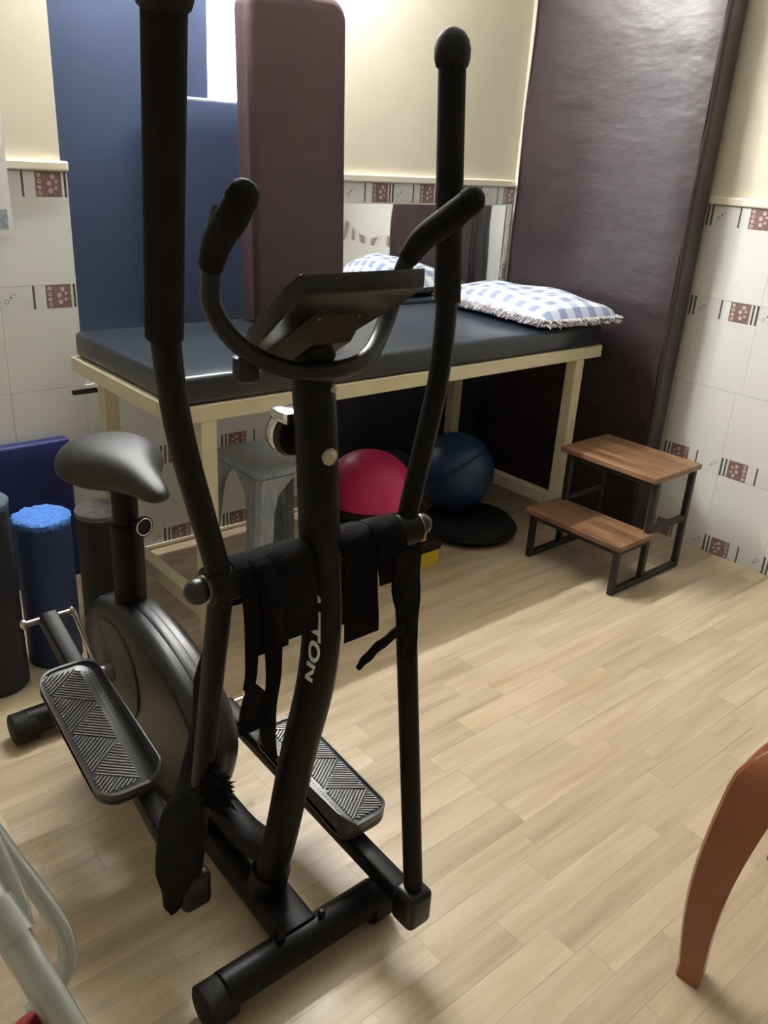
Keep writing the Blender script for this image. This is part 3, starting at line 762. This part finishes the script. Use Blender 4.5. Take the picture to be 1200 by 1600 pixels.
# swing arms with foam grips
arms = {
 -1: dict(low=(-2.522, -1.645, .205), piv=(-2.535, -1.795, .862), bend=(-2.600, -1.818, 1.085), up=(-2.624, -1.840, 1.20), tip=(-2.646, -1.914, 1.515)),
  1: dict(low=(-2.200, -1.880, .150), piv=(-2.205, -1.790, .855), bend=(-2.132, -1.768, 1.085), up=(-2.112, -1.752, 1.19), tip=(-2.080, -1.688, 1.532))}
def lerp3(a, b, t): return tuple(a[i]+(b[i]-a[i])*t for i in range(3))
for s, d in arms.items():
    lo, pv, be, up, tp = (d[k] for k in ('low', 'piv', 'bend', 'up', 'tip'))
    part('lower_arm', tube([E(*lo), E(*lerp3(lo, pv, .5)), E(*pv)], .0190, 16, 3, ref=(1, 0, 0), oval=.86), M_black, 50)
    P_ = fillet([E(*pv), E(*be), E(*up), E(*lerp3(up, tp, .3))], .09, 6)
    ua = part('upper_arm', tube(P_, .0165, 16, 1), M_black, 60)
    part('pivot_sleeve', lathe([(.027, pv[0]-.021-eo.x), (.027, pv[0]+.021-eo.x)], 20, 'X', (0, pv[1]-eo.y, pv[2])), M_black, 40)
    part('foam_grip', tube([E(*lerp3(up, tp, .02)), E(*lerp3(up, tp, .5)), E(*lerp3(up, tp, 1.0))], .0205, 18, 3), M_foam, 50, ua)
    tv = (Vector(tp)-Vector(up)).normalized(); base = E(*tp)-tv*.012
    rings = [(.018, -.002), (.0235, .002), (.0265, .012), (.0270, .024), (.0245, .036), (.0185, .046), (.009, .052), (.002, .054)]
    part('ball_end', tube([base+tv*h for r, h in rings], [r for r, h in rings], 20, 1), M_rubber, 60, ua)
    # lower joint bracket
    lo = Vector(lo)
    part('joint_bracket', rounded_box(lo.x-.030-eo.x, lo.x+.026-eo.x, lo.y-.028-eo.y, lo.y+.030-eo.y, lo.z-.055, lo.z+.022, .012, 3), M_blackgloss, 40)
# pedal bars, cranks, pedals
bars = {-1: dict(rear=(-2.512, -.985, .412), front=(-2.522, -1.645, .190)), 1: dict(rear=(-2.222, -1.245, .205), front=(-2.200, -1.880, .132))}
crank_c = (-1.112, .308)
def pedal_mesh(w, l):
    """dished pedal, local x across (0..w outward), y along (front -)"""
    poly = []
    for cx_, cy_, a0, r in ((w-.042, l/2-.042, 0, .042), (.036, l/2-.036, 90, .036), (.03, -l/2+.03, 180, .03), (w-.042, -l/2+.042, 270, .042)):
        for k in range(7):
            a = math.radians(a0+15*k); poly.append((cx_+r*math.cos(a), cy_+r*math.sin(a)))
    return poly
for s, d in bars.items():
    re, fr = Vector(d['rear']), Vector(d['front'])
    bar = part('pedal_bar', tube([E(*re), E(*fr)], .0205, 16, 1, ref=(1, 0, 0), oval=.95, square=True), M_black, 40)
    part('crank_pin', tube([E(re.x-.050, re.y, re.z), E(re.x+.052, re.y, re.z)], .007, 10, 1), M_steel, 40)
    for sg in (-1, 1): part('pin_head', lathe([(.011, re.x+sg*.050-eo.x), (.012, re.x+sg*.055-eo.x), (.006, re.x+sg*.060-eo.x)], 12, 'X', (0, re.y-eo.y, re.z)), M_steel, 40)
    xi = XM+s*.085
    part('crank', tube([E(xi, *crank_c), E(xi, re.y, re.z)], .0105, 12, 1, ref=(1, 0, 0), oval=.5), M_steel, 40)
    # pedal
    t = .56 if s < 0 else .47
    c0 = re.lerp(fr, .50 if s < 0 else .49)
    w_, l_ = .122, .335
    di = (fr-re).normalized()      # towards the front
    slope = math.atan2(di.z, -di.y)
    pe = part('pedal', prism([(a if s > 0 else -a, b) for a, b in pedal_mesh(w_, l_)], .0, .020, 'Z', .003, 2), M_pedal, 40)
    xin = -.030 if s > 0 else .030
    pe.location = E(c0.x+xin, c0.y, c0.z+.022); pe.rotation_euler = (-slope if False else math.atan2(re.z-fr.z, re.y-fr.y), 0, 0)
    # raised rim
    rimp = [(a if s > 0 else -a, b) for a, b in pedal_mesh(w_, l_)]
    hts = []
    rp = [Vector((a, b, 0)) for a, b in rimp]
    verts, faces = [], []
    cx_ = Vector((s*w_/2, 0, 0))
    for v in rp:
        inner_side = max(0, 1-abs(v.x)/.03); front_side = max(0, 1-(v.y+l_/2)/.05)
        h = .0235+.030*max(inner_side, 0)*(1 if v.y < l_/2-.06 else .3)+.012*front_side
        n_ = (v-cx_).normalized()*.0055
        verts += [v+Vector((0, 0, .006)), v+Vector((0, 0, h)), v-n_+Vector((0, 0, h)), v-n_+Vector((0, 0, .006))]
    m_ = len(rp)
    for i in range(m_):
        for k in range(4): faces.append((i*4+k, i*4+(k+1) % 4, ((i+1) % m_)*4+(k+1) % 4, ((i+1) % m_)*4+k))
    part('rim', pydata(verts, faces), M_pedal, 40, pe)
    # slanted ribs in zig-zag fields and a dotted edge
    rb = bmesh.new()
    def rib(a0, b0, a1, b1, wd=.0026, h=.0238):
        d_ = Vector((a1-a0, b1-b0, 0)); nn = Vector((-d_.y, d_.x, 0)).normalized()*wd/2
        q_ = [Vector((a0, b0, 0))+nn, Vector((a0, b0, 0))-nn, Vector((a1, b1, 0))-nn, Vector((a1, b1, 0))+nn]
        lo_ = [rb.verts.new((s*v.x, v.y, .0195)) for v in q_]; hi_ = [rb.verts.new((s*v.x, v.y, h)) for v in q_]
        rb.faces.new(hi_)
        for k in range(4): rb.faces.new((lo_[k], lo_[(k+1) % 4], hi_[(k+1) % 4], hi_[k]))
    x0, x1 = .037, w_-.009; y0_, y1_ = -l_/2+.020, l_/2-.016; NF = 3; fh = (y1_-y0_)/NF
    def hatch(tri, d, gap=.0062):
        d = Vector((d[0], d[1])).normalized(); nn = Vector((-d.y, d.x))
        T = [Vector(t_) for t_ in tri]; hs_ = [t_.dot(nn) for t_ in T]; h_ = min(hs_)+gap*.6
        while h_ < max(hs_):
            hit = []
            for i_ in range(3):
                p_, q_ = T[i_], T[(i_+1) % 3]; a_, b_ = p_.dot(nn)-h_, q_.dot(nn)-h_
                if a_*b_ < 0: hit.append(p_.lerp(q_, a_/(a_-b_)))
            if len(hit) == 2 and (hit[0]-hit[1]).length > .006:
                m0 = hit[0].lerp(hit[1], .03); m1 = hit[1].lerp(hit[0], .03); rib(m0.x, m0.y, m1.x, m1.y)
            h_ += gap
    for fi in range(NF):
        ya_ = y0_+fi*fh; yb_ = ya_+fh; ym_ = (ya_+yb_)/2
        hatch([(x0, ya_), (x1, ym_), (x0, yb_)], (x1-x0, (ym_-ya_)))
        hatch([(x1, ym_), (x0, yb_), (x1, yb_+fh/2 if fi < NF-1 else yb_)], (x1-x0, -(yb_-ym_)))
        if fi == 0: hatch([(x0, ya_), (x1, ya_), (x1, ym_)], (x1-x0, -(ym_-ya_)))
    bmesh.ops.recalc_face_normals(rb, faces=rb.faces)
    part('tread_rib', bm_mesh(rb), M_ridgelit, None, pe)['kind'] = 'stuff'
    db = bmesh.new()
    for i in range(3):
        for k in range(34):
            a_, b_ = s*(.013+i*.0078), -l_/2+.028+k*.0083
            vs_ = [db.verts.new((a_+.0019*math.cos(math.pi*j/3), b_+.0019*math.sin(math.pi*j/3), .0204)) for j in range(6)]; db.faces.new(vs_)
    part('grip_dot', bm_mesh(db), M_pedaldark, None, pe)['kind'] = 'stuff'
    for yy in (-.10, .11): part('pedal_screw', lathe([(.0055, .0195), (.0055, .0215), (.003, .0218)], 10, 'Z', (s*.075, yy, 0)), M_pedaldark, None, pe)
# flywheel housing
hpoly = smooth_poly([(-.925, .30), (-.945, .38), (-1.00, .437), (-1.10, .470), (-1.20, .475), (-1.33, .450), (-1.43, .405), (-1.485, .33), (-1.480, .245), (-1.44, .165), (-1.34, .105), (-1.12, .085), (-.985, .135), (-.935, .215)], 4)
hpoly = [(a-eo.y, b) for a, b in hpoly]
hs = part('flywheel_housing', prism(hpoly, -.050, .050, 'X', .026, 5), M_housing, 35)
cx0, cz0 = -1.20, .285
rim_poly = [((a+1.20+eo.y)*1.008-1.20-eo.y, (b-.285)*1.012+.285) for a, b in hpoly]
part('centre_band', prism(rim_poly, -.012, .014, 'X', .003, 2), M_housing, 40, hs)
for s in (-1, 1):
    part('crank_disc', lathe([(.118, s*.050), (.118, s*.0545), (.100, s*.0575), (.03, s*.0585), (.003, s*.0585)], 36, 'X', (0, crank_c[0]-eo.y, crank_c[1])), M_housing if s > 0 else M_rollgrey, 40, hs)
    part('crank_hub', lathe([(.022, s*.058), (.022, s*.092), (.012, s*.098), (.002, s*.098)], 18, 'X', (0, crank_c[0]-eo.y, crank_c[1])), M_steel, 40, hs)
for x, y, z in ((.028, -1.155, .470), (-.030, -1.02, .443), (.030, -1.37, .430)):
    part('housing_screw', lathe([(.006, 0), (.007, .003), (.003, .004)], 10, 'Z', (x, y-eo.y, z)), M_rubber, None, hs)
# seat post and saddle
part('seat_sleeve', tube([E(XM, -1.108, .430), E(XM, -1.108, .655)], .0345, 20, 1), M_black)
part('seat_post', tube([E(XM, -1.108, .640), E(XM, -1.108, .755)], .0270, 18, 1), M_black)
kb = part('seat_knob', tube([E(XM+.008, -1.128, .660), E(XM+.014, -1.160, .662)], .012, 14, 1), M_rubber)
kd = (Vector((.006, -.032, .002))).normalized(); kp = E(XM+.014, -1.160, .662)
part('knob_ring', tube([kp-kd*.003, kp, kp+kd*.004, kp+kd*.0045], [.020, .0225, .0225, .015], 24, 1), M_rubber, 30, kb)
tv_ = Vector((0, 0, 1)).cross(kd).normalized(); bv_ = kd.cross(tv_)
ringpts = [kp+kd*.005+tv_*.018*math.cos(2*math.pi*k/20)+bv_*.018*math.sin(2*math.pi*k/20) for k in range(21)]
part('knob_trim', tube(ringpts, .0018, 8, 1, cap=False), M_chrome, 60, kb)
stn = [(-.960, .030, .800, .765), (-.968, .075, .812, .745), (-.990, .105, .822, .728), (-1.03, .122, .829, .716), (-1.075, .120, .830, .712), (-1.115, .098, .827, .716), (-1.15, .070, .822, .724), (-1.19, .048, .813, .730), (-1.23, .036, .803, .732), (-1.265, .029, .794, .735), (-1.285, .018, .786, .742), (-1.292, .006, .778, .755)]
sv, sf = [], []; ns = 22
for y, hw_, zt, zb in stn:
    hw_ *= .93; zb += .020
    zc = zb+(zt-zb)*.42
    for k in range(ns):
        th = 2*math.pi*k/ns; ca, sa = math.cos(th), math.sin(th)
        ex = math.copysign(abs(ca)**.75, ca); ez = math.copysign(abs(sa)**.8, sa)
        zz = zc+(zt-zc)*ez if sa >= 0 else zc+(zc-zb)*ez
        if sa > 0: zz -= .012*(abs(ca)**2)*(hw_/.12)
        sv.append(E(XM+hw_*ex, y, zz))
for i in range(len(stn)-1):
    for k in range(ns): sf.append((i*ns+k, i*ns+(k+1) % ns, (i+1)*ns+(k+1) % ns, (i+1)*ns+k))
sf.append(tuple(range(ns))); sf.append(tuple((len(stn)-1)*ns+k for k in range(ns)))
sm_ = part('saddle', pydata(sv, sf), mat('saddle_vinyl', (.014, .0145, .017), .52, bump=.04, bscale=200), 80)
md = sm_.modifiers.new('sub', 'SUBSURF'); md.levels = 1; md.render_levels = 2

# ------------------------------------------------------------------ black straps and cuffs hung on the trainer
g_st = 'black straps hung on the trainer'
yA_ = -1.832
def ribbon(P, wd, th=.004, axis=(1, 0, 0)):
    ax = Vector(axis)
    return sheet([(Vector(p)-ax*wv/2, Vector(p)+ax*wv/2) for p, wv in zip(P, wd)], th, (0, -1, 0), 3)
c1_ = thing('ankle_cuff', 'black cloth cuff folded over the axle left of the post', 'cuff', (-2.445, -1.792, .86), 0, g_st)
def rel(o, p): return Vector(p)-Vector(o.location)
def cuff(o, x0, x1, xb0, xb1, zb, zback, name='panel'):
    rows_ = [((x0, -1.760, zback), (x1, -1.760, zback)), ((x0, -1.762, .865), (x1, -1.762, .865)), ((x0, -1.775, .884), (x1, -1.775, .884)), ((x0, -1.792, .8905), (x1, -1.792, .8905)),
             ((x0, -1.812, .884), (x1, -1.812, .884)), ((x0, -1.826, .862), (x1, -1.826, .862)), (((x0+xb0)/2, -1.832, (.862+zb)/2), ((x1+xb1)/2, -1.832, (.862+zb)/2)), ((xb0, -1.834, zb), (xb1, -1.834, zb))]
    return link(name, sheet([(rel(o, a), rel(o, b)) for a, b in rows_], .006, (0, -.7, .7), 3), M_cloth, o, 60)
cuff(c1_, -2.470, -2.402, -2.466, -2.402, .765, .70)
s1_ = thing('hanging_strap', 'long black strap loop hanging from the axle beside the left arm', 'strap', (-2.50, -1.792, .86), 0, g_st)
def strap(o, pts, wd, name='strap'):
    return link(name, ribbon([rel(o, p) for p in pts], wd), M_cloth, o, 60)
strap(s1_, [(-2.512, -1.762, .80), (-2.512, -1.764, .87), (-2.511, -1.792, .892), (-2.510, -1.822, .87), (-2.510, -1.832, .80), (-2.512, -1.832, .74), (-2.515, -1.832, .705)], [.026, .026, .026, .026, .022, .018, .018])
strap(s1_, [(-2.484, -1.762, .80), (-2.484, -1.764, .87), (-2.484, -1.792, .892), (-2.483, -1.826, .87), (-2.479, -1.836, .80), (-2.478, -1.836, .72), (-2.484, -1.836, .66), (-2.488, -1.836, .62), (-2.476, -1.836, .568)], [.030, .030, .030, .030, .030, .024, .022, .026, .010])
strap(s1_, [(-2.514, -1.833, .712), (-2.508, -1.834, .69), (-2.508, -1.834, .66), (-2.508, -1.834, .635)], [.014, .036, .052, .050], 'pad')
c2_ = thing('ankle_cuff', 'black cloth cuff folded over the axle right of the post', 'cuff', (-2.30, -1.792, .86), 0, g_st)
cuff(c2_, -2.352, -2.292, -2.350, -2.285, .722, .70)
cuff(c2_, -2.290, -2.232, -2.285, -2.236, .800, .75, 'flap')
s2_ = thing('hanging_strap', 'black strap wrapped round the right lower arm with a curled end', 'strap', (-2.225, -1.815, .80), 0, g_st)
link('wrap', sheet([(rel(s2_, (-2.262, -1.838, .842)), rel(s2_, (-2.205, -1.832, .850))), (rel(s2_, (-2.262, -1.840, .78)), rel(s2_, (-2.205, -1.836, .79))), (rel(s2_, (-2.247, -1.842, .72)), rel(s2_, (-2.205, -1.840, .72))), (rel(s2_, (-2.240, -1.844, .66)), rel(s2_, (-2.212, -1.846, .655)))], .006), M_cloth, s2_, 60)
link('curled_end', sheet([(rel(s2_, (-2.240, -1.846, .728)), rel(s2_, (-2.240, -1.846, .708))), (rel(s2_, (-2.268, -1.850, .722)), rel(s2_, (-2.268, -1.850, .704))), (rel(s2_, (-2.300, -1.852, .713)), rel(s2_, (-2.298, -1.852, .695))), (rel(s2_, (-2.322, -1.850, .698)), rel(s2_, (-2.316, -1.850, .682))), (rel(s2_, (-2.335, -1.846, .678)), rel(s2_, (-2.331, -1.846, .672)))], .004), M_cloth, s2_, 60)
s3_ = thing('hanging_cloth', 'long black cloth tied along the left lower arm with a drooping end', 'cloth', (-2.54, -1.72, .80), 0, g_st)
lc = [((-2.512, -1.737, .785), (-2.512, -1.761, .796)), ((-2.512, -1.702, .719), (-2.512, -1.753, .745)), ((-2.512, -1.665, .630), (-2.512, -1.741, .673)), ((-2.513, -1.642, .517), (-2.513, -1.721, .568)), ((-2.535, -1.640, .430), (-2.530, -1.741, .501)),
      ((-2.556, -1.623, .363), (-2.552, -1.745, .450)), ((-2.562, -1.590, .262), (-2.556, -1.738, .390)), ((-2.562, -1.588, .184), (-2.558, -1.725, .305)), ((-2.560, -1.600, .134), (-2.558, -1.673, .202)), ((-2.558, -1.618, .116), (-2.557, -1.645, .140))]
link('drape', sheet([(rel(s3_, a), rel(s3_, b)) for a, b in lc], .012, (-1, -.4, 0), 3), M_cloth, s3_, 60)
rnd = random.Random(5); tv2, tf2 = [], []
for k in range(70):
    b0 = Vector((-2.548+rnd.uniform(-.012, .012), -1.775+rnd.uniform(-.02, .02), .505+rnd.uniform(-.03, .03)))
    d0 = Vector((rnd.uniform(.2, 1), rnd.uniform(-1, .2), rnd.uniform(-.9, .2))).normalized()*rnd.uniform(.015, .038)
    i = len(tv2); wv = Vector((.003, .003, .004))
    tv2 += [rel(s3_, b0-wv), rel(s3_, b0+wv), rel(s3_, b0+Vector((.004, -.004, 0))), rel(s3_, b0+d0)]; tf2 += [(i, i+1, i+3), (i+1, i+2, i+3), (i+2, i, i+3), (i, i+2, i+1)]
fo = link('frayed_knot', pydata(tv2, tf2), M_cloth, s3_); fo['kind'] = 'stuff'

# ------------------------------------------------------------------ wall calendar at the left
ca_ = thing('wall_calendar', 'hanging paper calendar on the tiled wall at the left edge', 'calendar', (-2.34, 0, 1.12))
link('sheet', boxes([(-.16, .158, -.012, -.0105, 0, .60)]), M_paper, ca_)
for nm, mt_, a in (('picture', M_print1, (-.14, .130, .20, .27)), ('picture', M_print3, (-.14, .132, .16, .198)), ('picture', M_print2, (-.14, .118, .30, .38)), ('date_grid', M_print4, (-.145, .145, .02, .075)), ('picture', M_print4, (-.14, .10, .42, .56))):
    link(nm, boxes([(a[0], a[1], -.0126, -.0119, a[2], a[3])]), mt_, ca_)
link('hanging_bar', boxes([(-.162, .160, -.014, -.0085, .598, .606)], .001, 1), M_tan, ca_)

# ------------------------------------------------------------------ terracotta plastic chair at the right edge
ch = thing('plastic_chair', 'terracotta moulded plastic chair at the right edge of the view', 'chair', (-1.575, -2.44, 0), math.radians(4))
def cleg(sx, sy):
    # tapered channel leg, slightly flared foot, curving into the seat at the top
    vs_, fs = [], []; n = 18; H = .575
    for k in range(n+1):
        t = k/n; z = H*t
        ox = .232+.016*math.sin(math.pi*min(1, t/.8))-.080*max(0, (t-.80)/.20)**1.6; w1 = .046+.052*t
        if k == 0: ox += .004
        o_ = Vector((sx*ox, sy*ox, z)); a = Vector((sx*(ox-w1), sy*ox, z)); b = Vector((sx*ox, sy*(ox-w1), z)); ret = .020
        i1 = Vector((sx*(ox-.009), sy*(ox-.009), z))
        vs_ += [a, o_-Vector((sx*.006, 0, 0)), o_-Vector((0, sy*.006, 0)), b, b-Vector((sx*ret, -sy*.002, 0)), b+Vector((-sx*ret, sy*.008, 0)), b+Vector((-sx*.008, sy*.008, 0)),
                i1, a+Vector((sx*.008, -sy*.008, 0)), a+Vector((sx*.008, -sy*ret, 0)), a+Vector((sx*-.002, -sy*ret, 0))]
    m_ = 11
    for k in range(n):
        for m in range(m_): fs.append((k*m_+m, k*m_+(m+1) % m_, (k+1)*m_+(m+1) % m_, (k+1)*m_+m))
    fs.append(tuple(range(m_))); fs.append(tuple(n*m_+m for m in range(m_)))
    return pydata(vs_, fs)
for sx in (-1, 1):
    for sy in (-1, 1): link('leg', cleg(sx, sy), M_chair, ch, 35)
def seat_poly(h, r):
    out = []
    for cx_, cy_, a0 in ((h-r, h-r, 0), (-h+r, h-r, 90), (-h+r, -h+r, 180), (h-r, -h+r, 270)):
        for k in range(6):
            a = math.radians(a0+18*k); out.append((cx_+r*math.cos(a), cy_+r*math.sin(a)))
    return out
link('seat', prism(seat_poly(.182, .06), .548, .586, 'Z', .014, 3), M_chair, ch, 35)
link('backrest', sheet([(Vector((.16, -.17, .57)), Vector((.16, .17, .57))), (Vector((.195, -.19, .66)), Vector((.195, .19, .66))), (Vector((.245, -.18, .80)), Vector((.245, .18, .80))), (Vector((.262, -.13, .87)), Vector((.262, .13, .87)))], .012, (1, 0, 0)), M_chair, ch, 60)

# ------------------------------------------------------------------ walking frame at the lower left
wk = thing('walking_frame', 'folded grey tubular walking frame at the lower left corner', 'walking frame', (-2.93, -1.93, 0))
def Wp(*p): return Vector(p)-Vector(wk.location)
link('main_tube', tube(fillet([Wp(-2.925, -1.62, .04), Wp(-2.930, -1.98, .815), Wp(-2.926, -2.05, .800), Wp(-2.893, -2.19, .690), Wp(-2.85, -2.35, .30), Wp(-2.84, -2.40, .02)], .05), .0145, 16, 1), M_walker, wk, 60)
link('loop_tube', tube([Wp(-2.880, -1.82, .70), Wp(-2.859, -1.871, .645), Wp(-2.845, -1.903, .610), Wp(-2.833, -1.934, .573), Wp(-2.832, -1.949, .547), Wp(-2.840, -1.957, .522), Wp(-2.880, -1.955, .490)], .0105, 14, 5), M_walker, wk, 60)
link('upper_tube', tube([Wp(-2.905, -1.95, .825), Wp(-2.894, -2.015, .736), Wp(-2.894, -2.035, .705)], .0110, 14, 4), M_walker, wk, 60)
link('clamp', tube([Wp(-2.924, -2.075, .790), Wp(-2.916, -2.100, .767)], .0185, 16, 1), M_walker, wk, 40)
link('hand_grip', tube([Wp(-2.960, -2.16, .735), Wp(-2.925, -2.22, .66), Wp(-2.90, -2.26, .60)], .020, 14, 3), M_tan, wk, 50)
link('red_pad', tube([Wp(-2.935, -2.135, .705), Wp(-2.905, -2.19, .64), Wp(-2.89, -2.24, .57)], .022, 14, 3), M_red, wk, 50)
for i, a in enumerate(((-2.925, -1.62, 0), (-2.84, -2.40, 0))): link('rubber_foot', lathe([(.019, 0), (.021, .004), (.018, .05), (.0146, .052)], 14, 'Z', Wp(*a)), M_rubber, wk, 40)
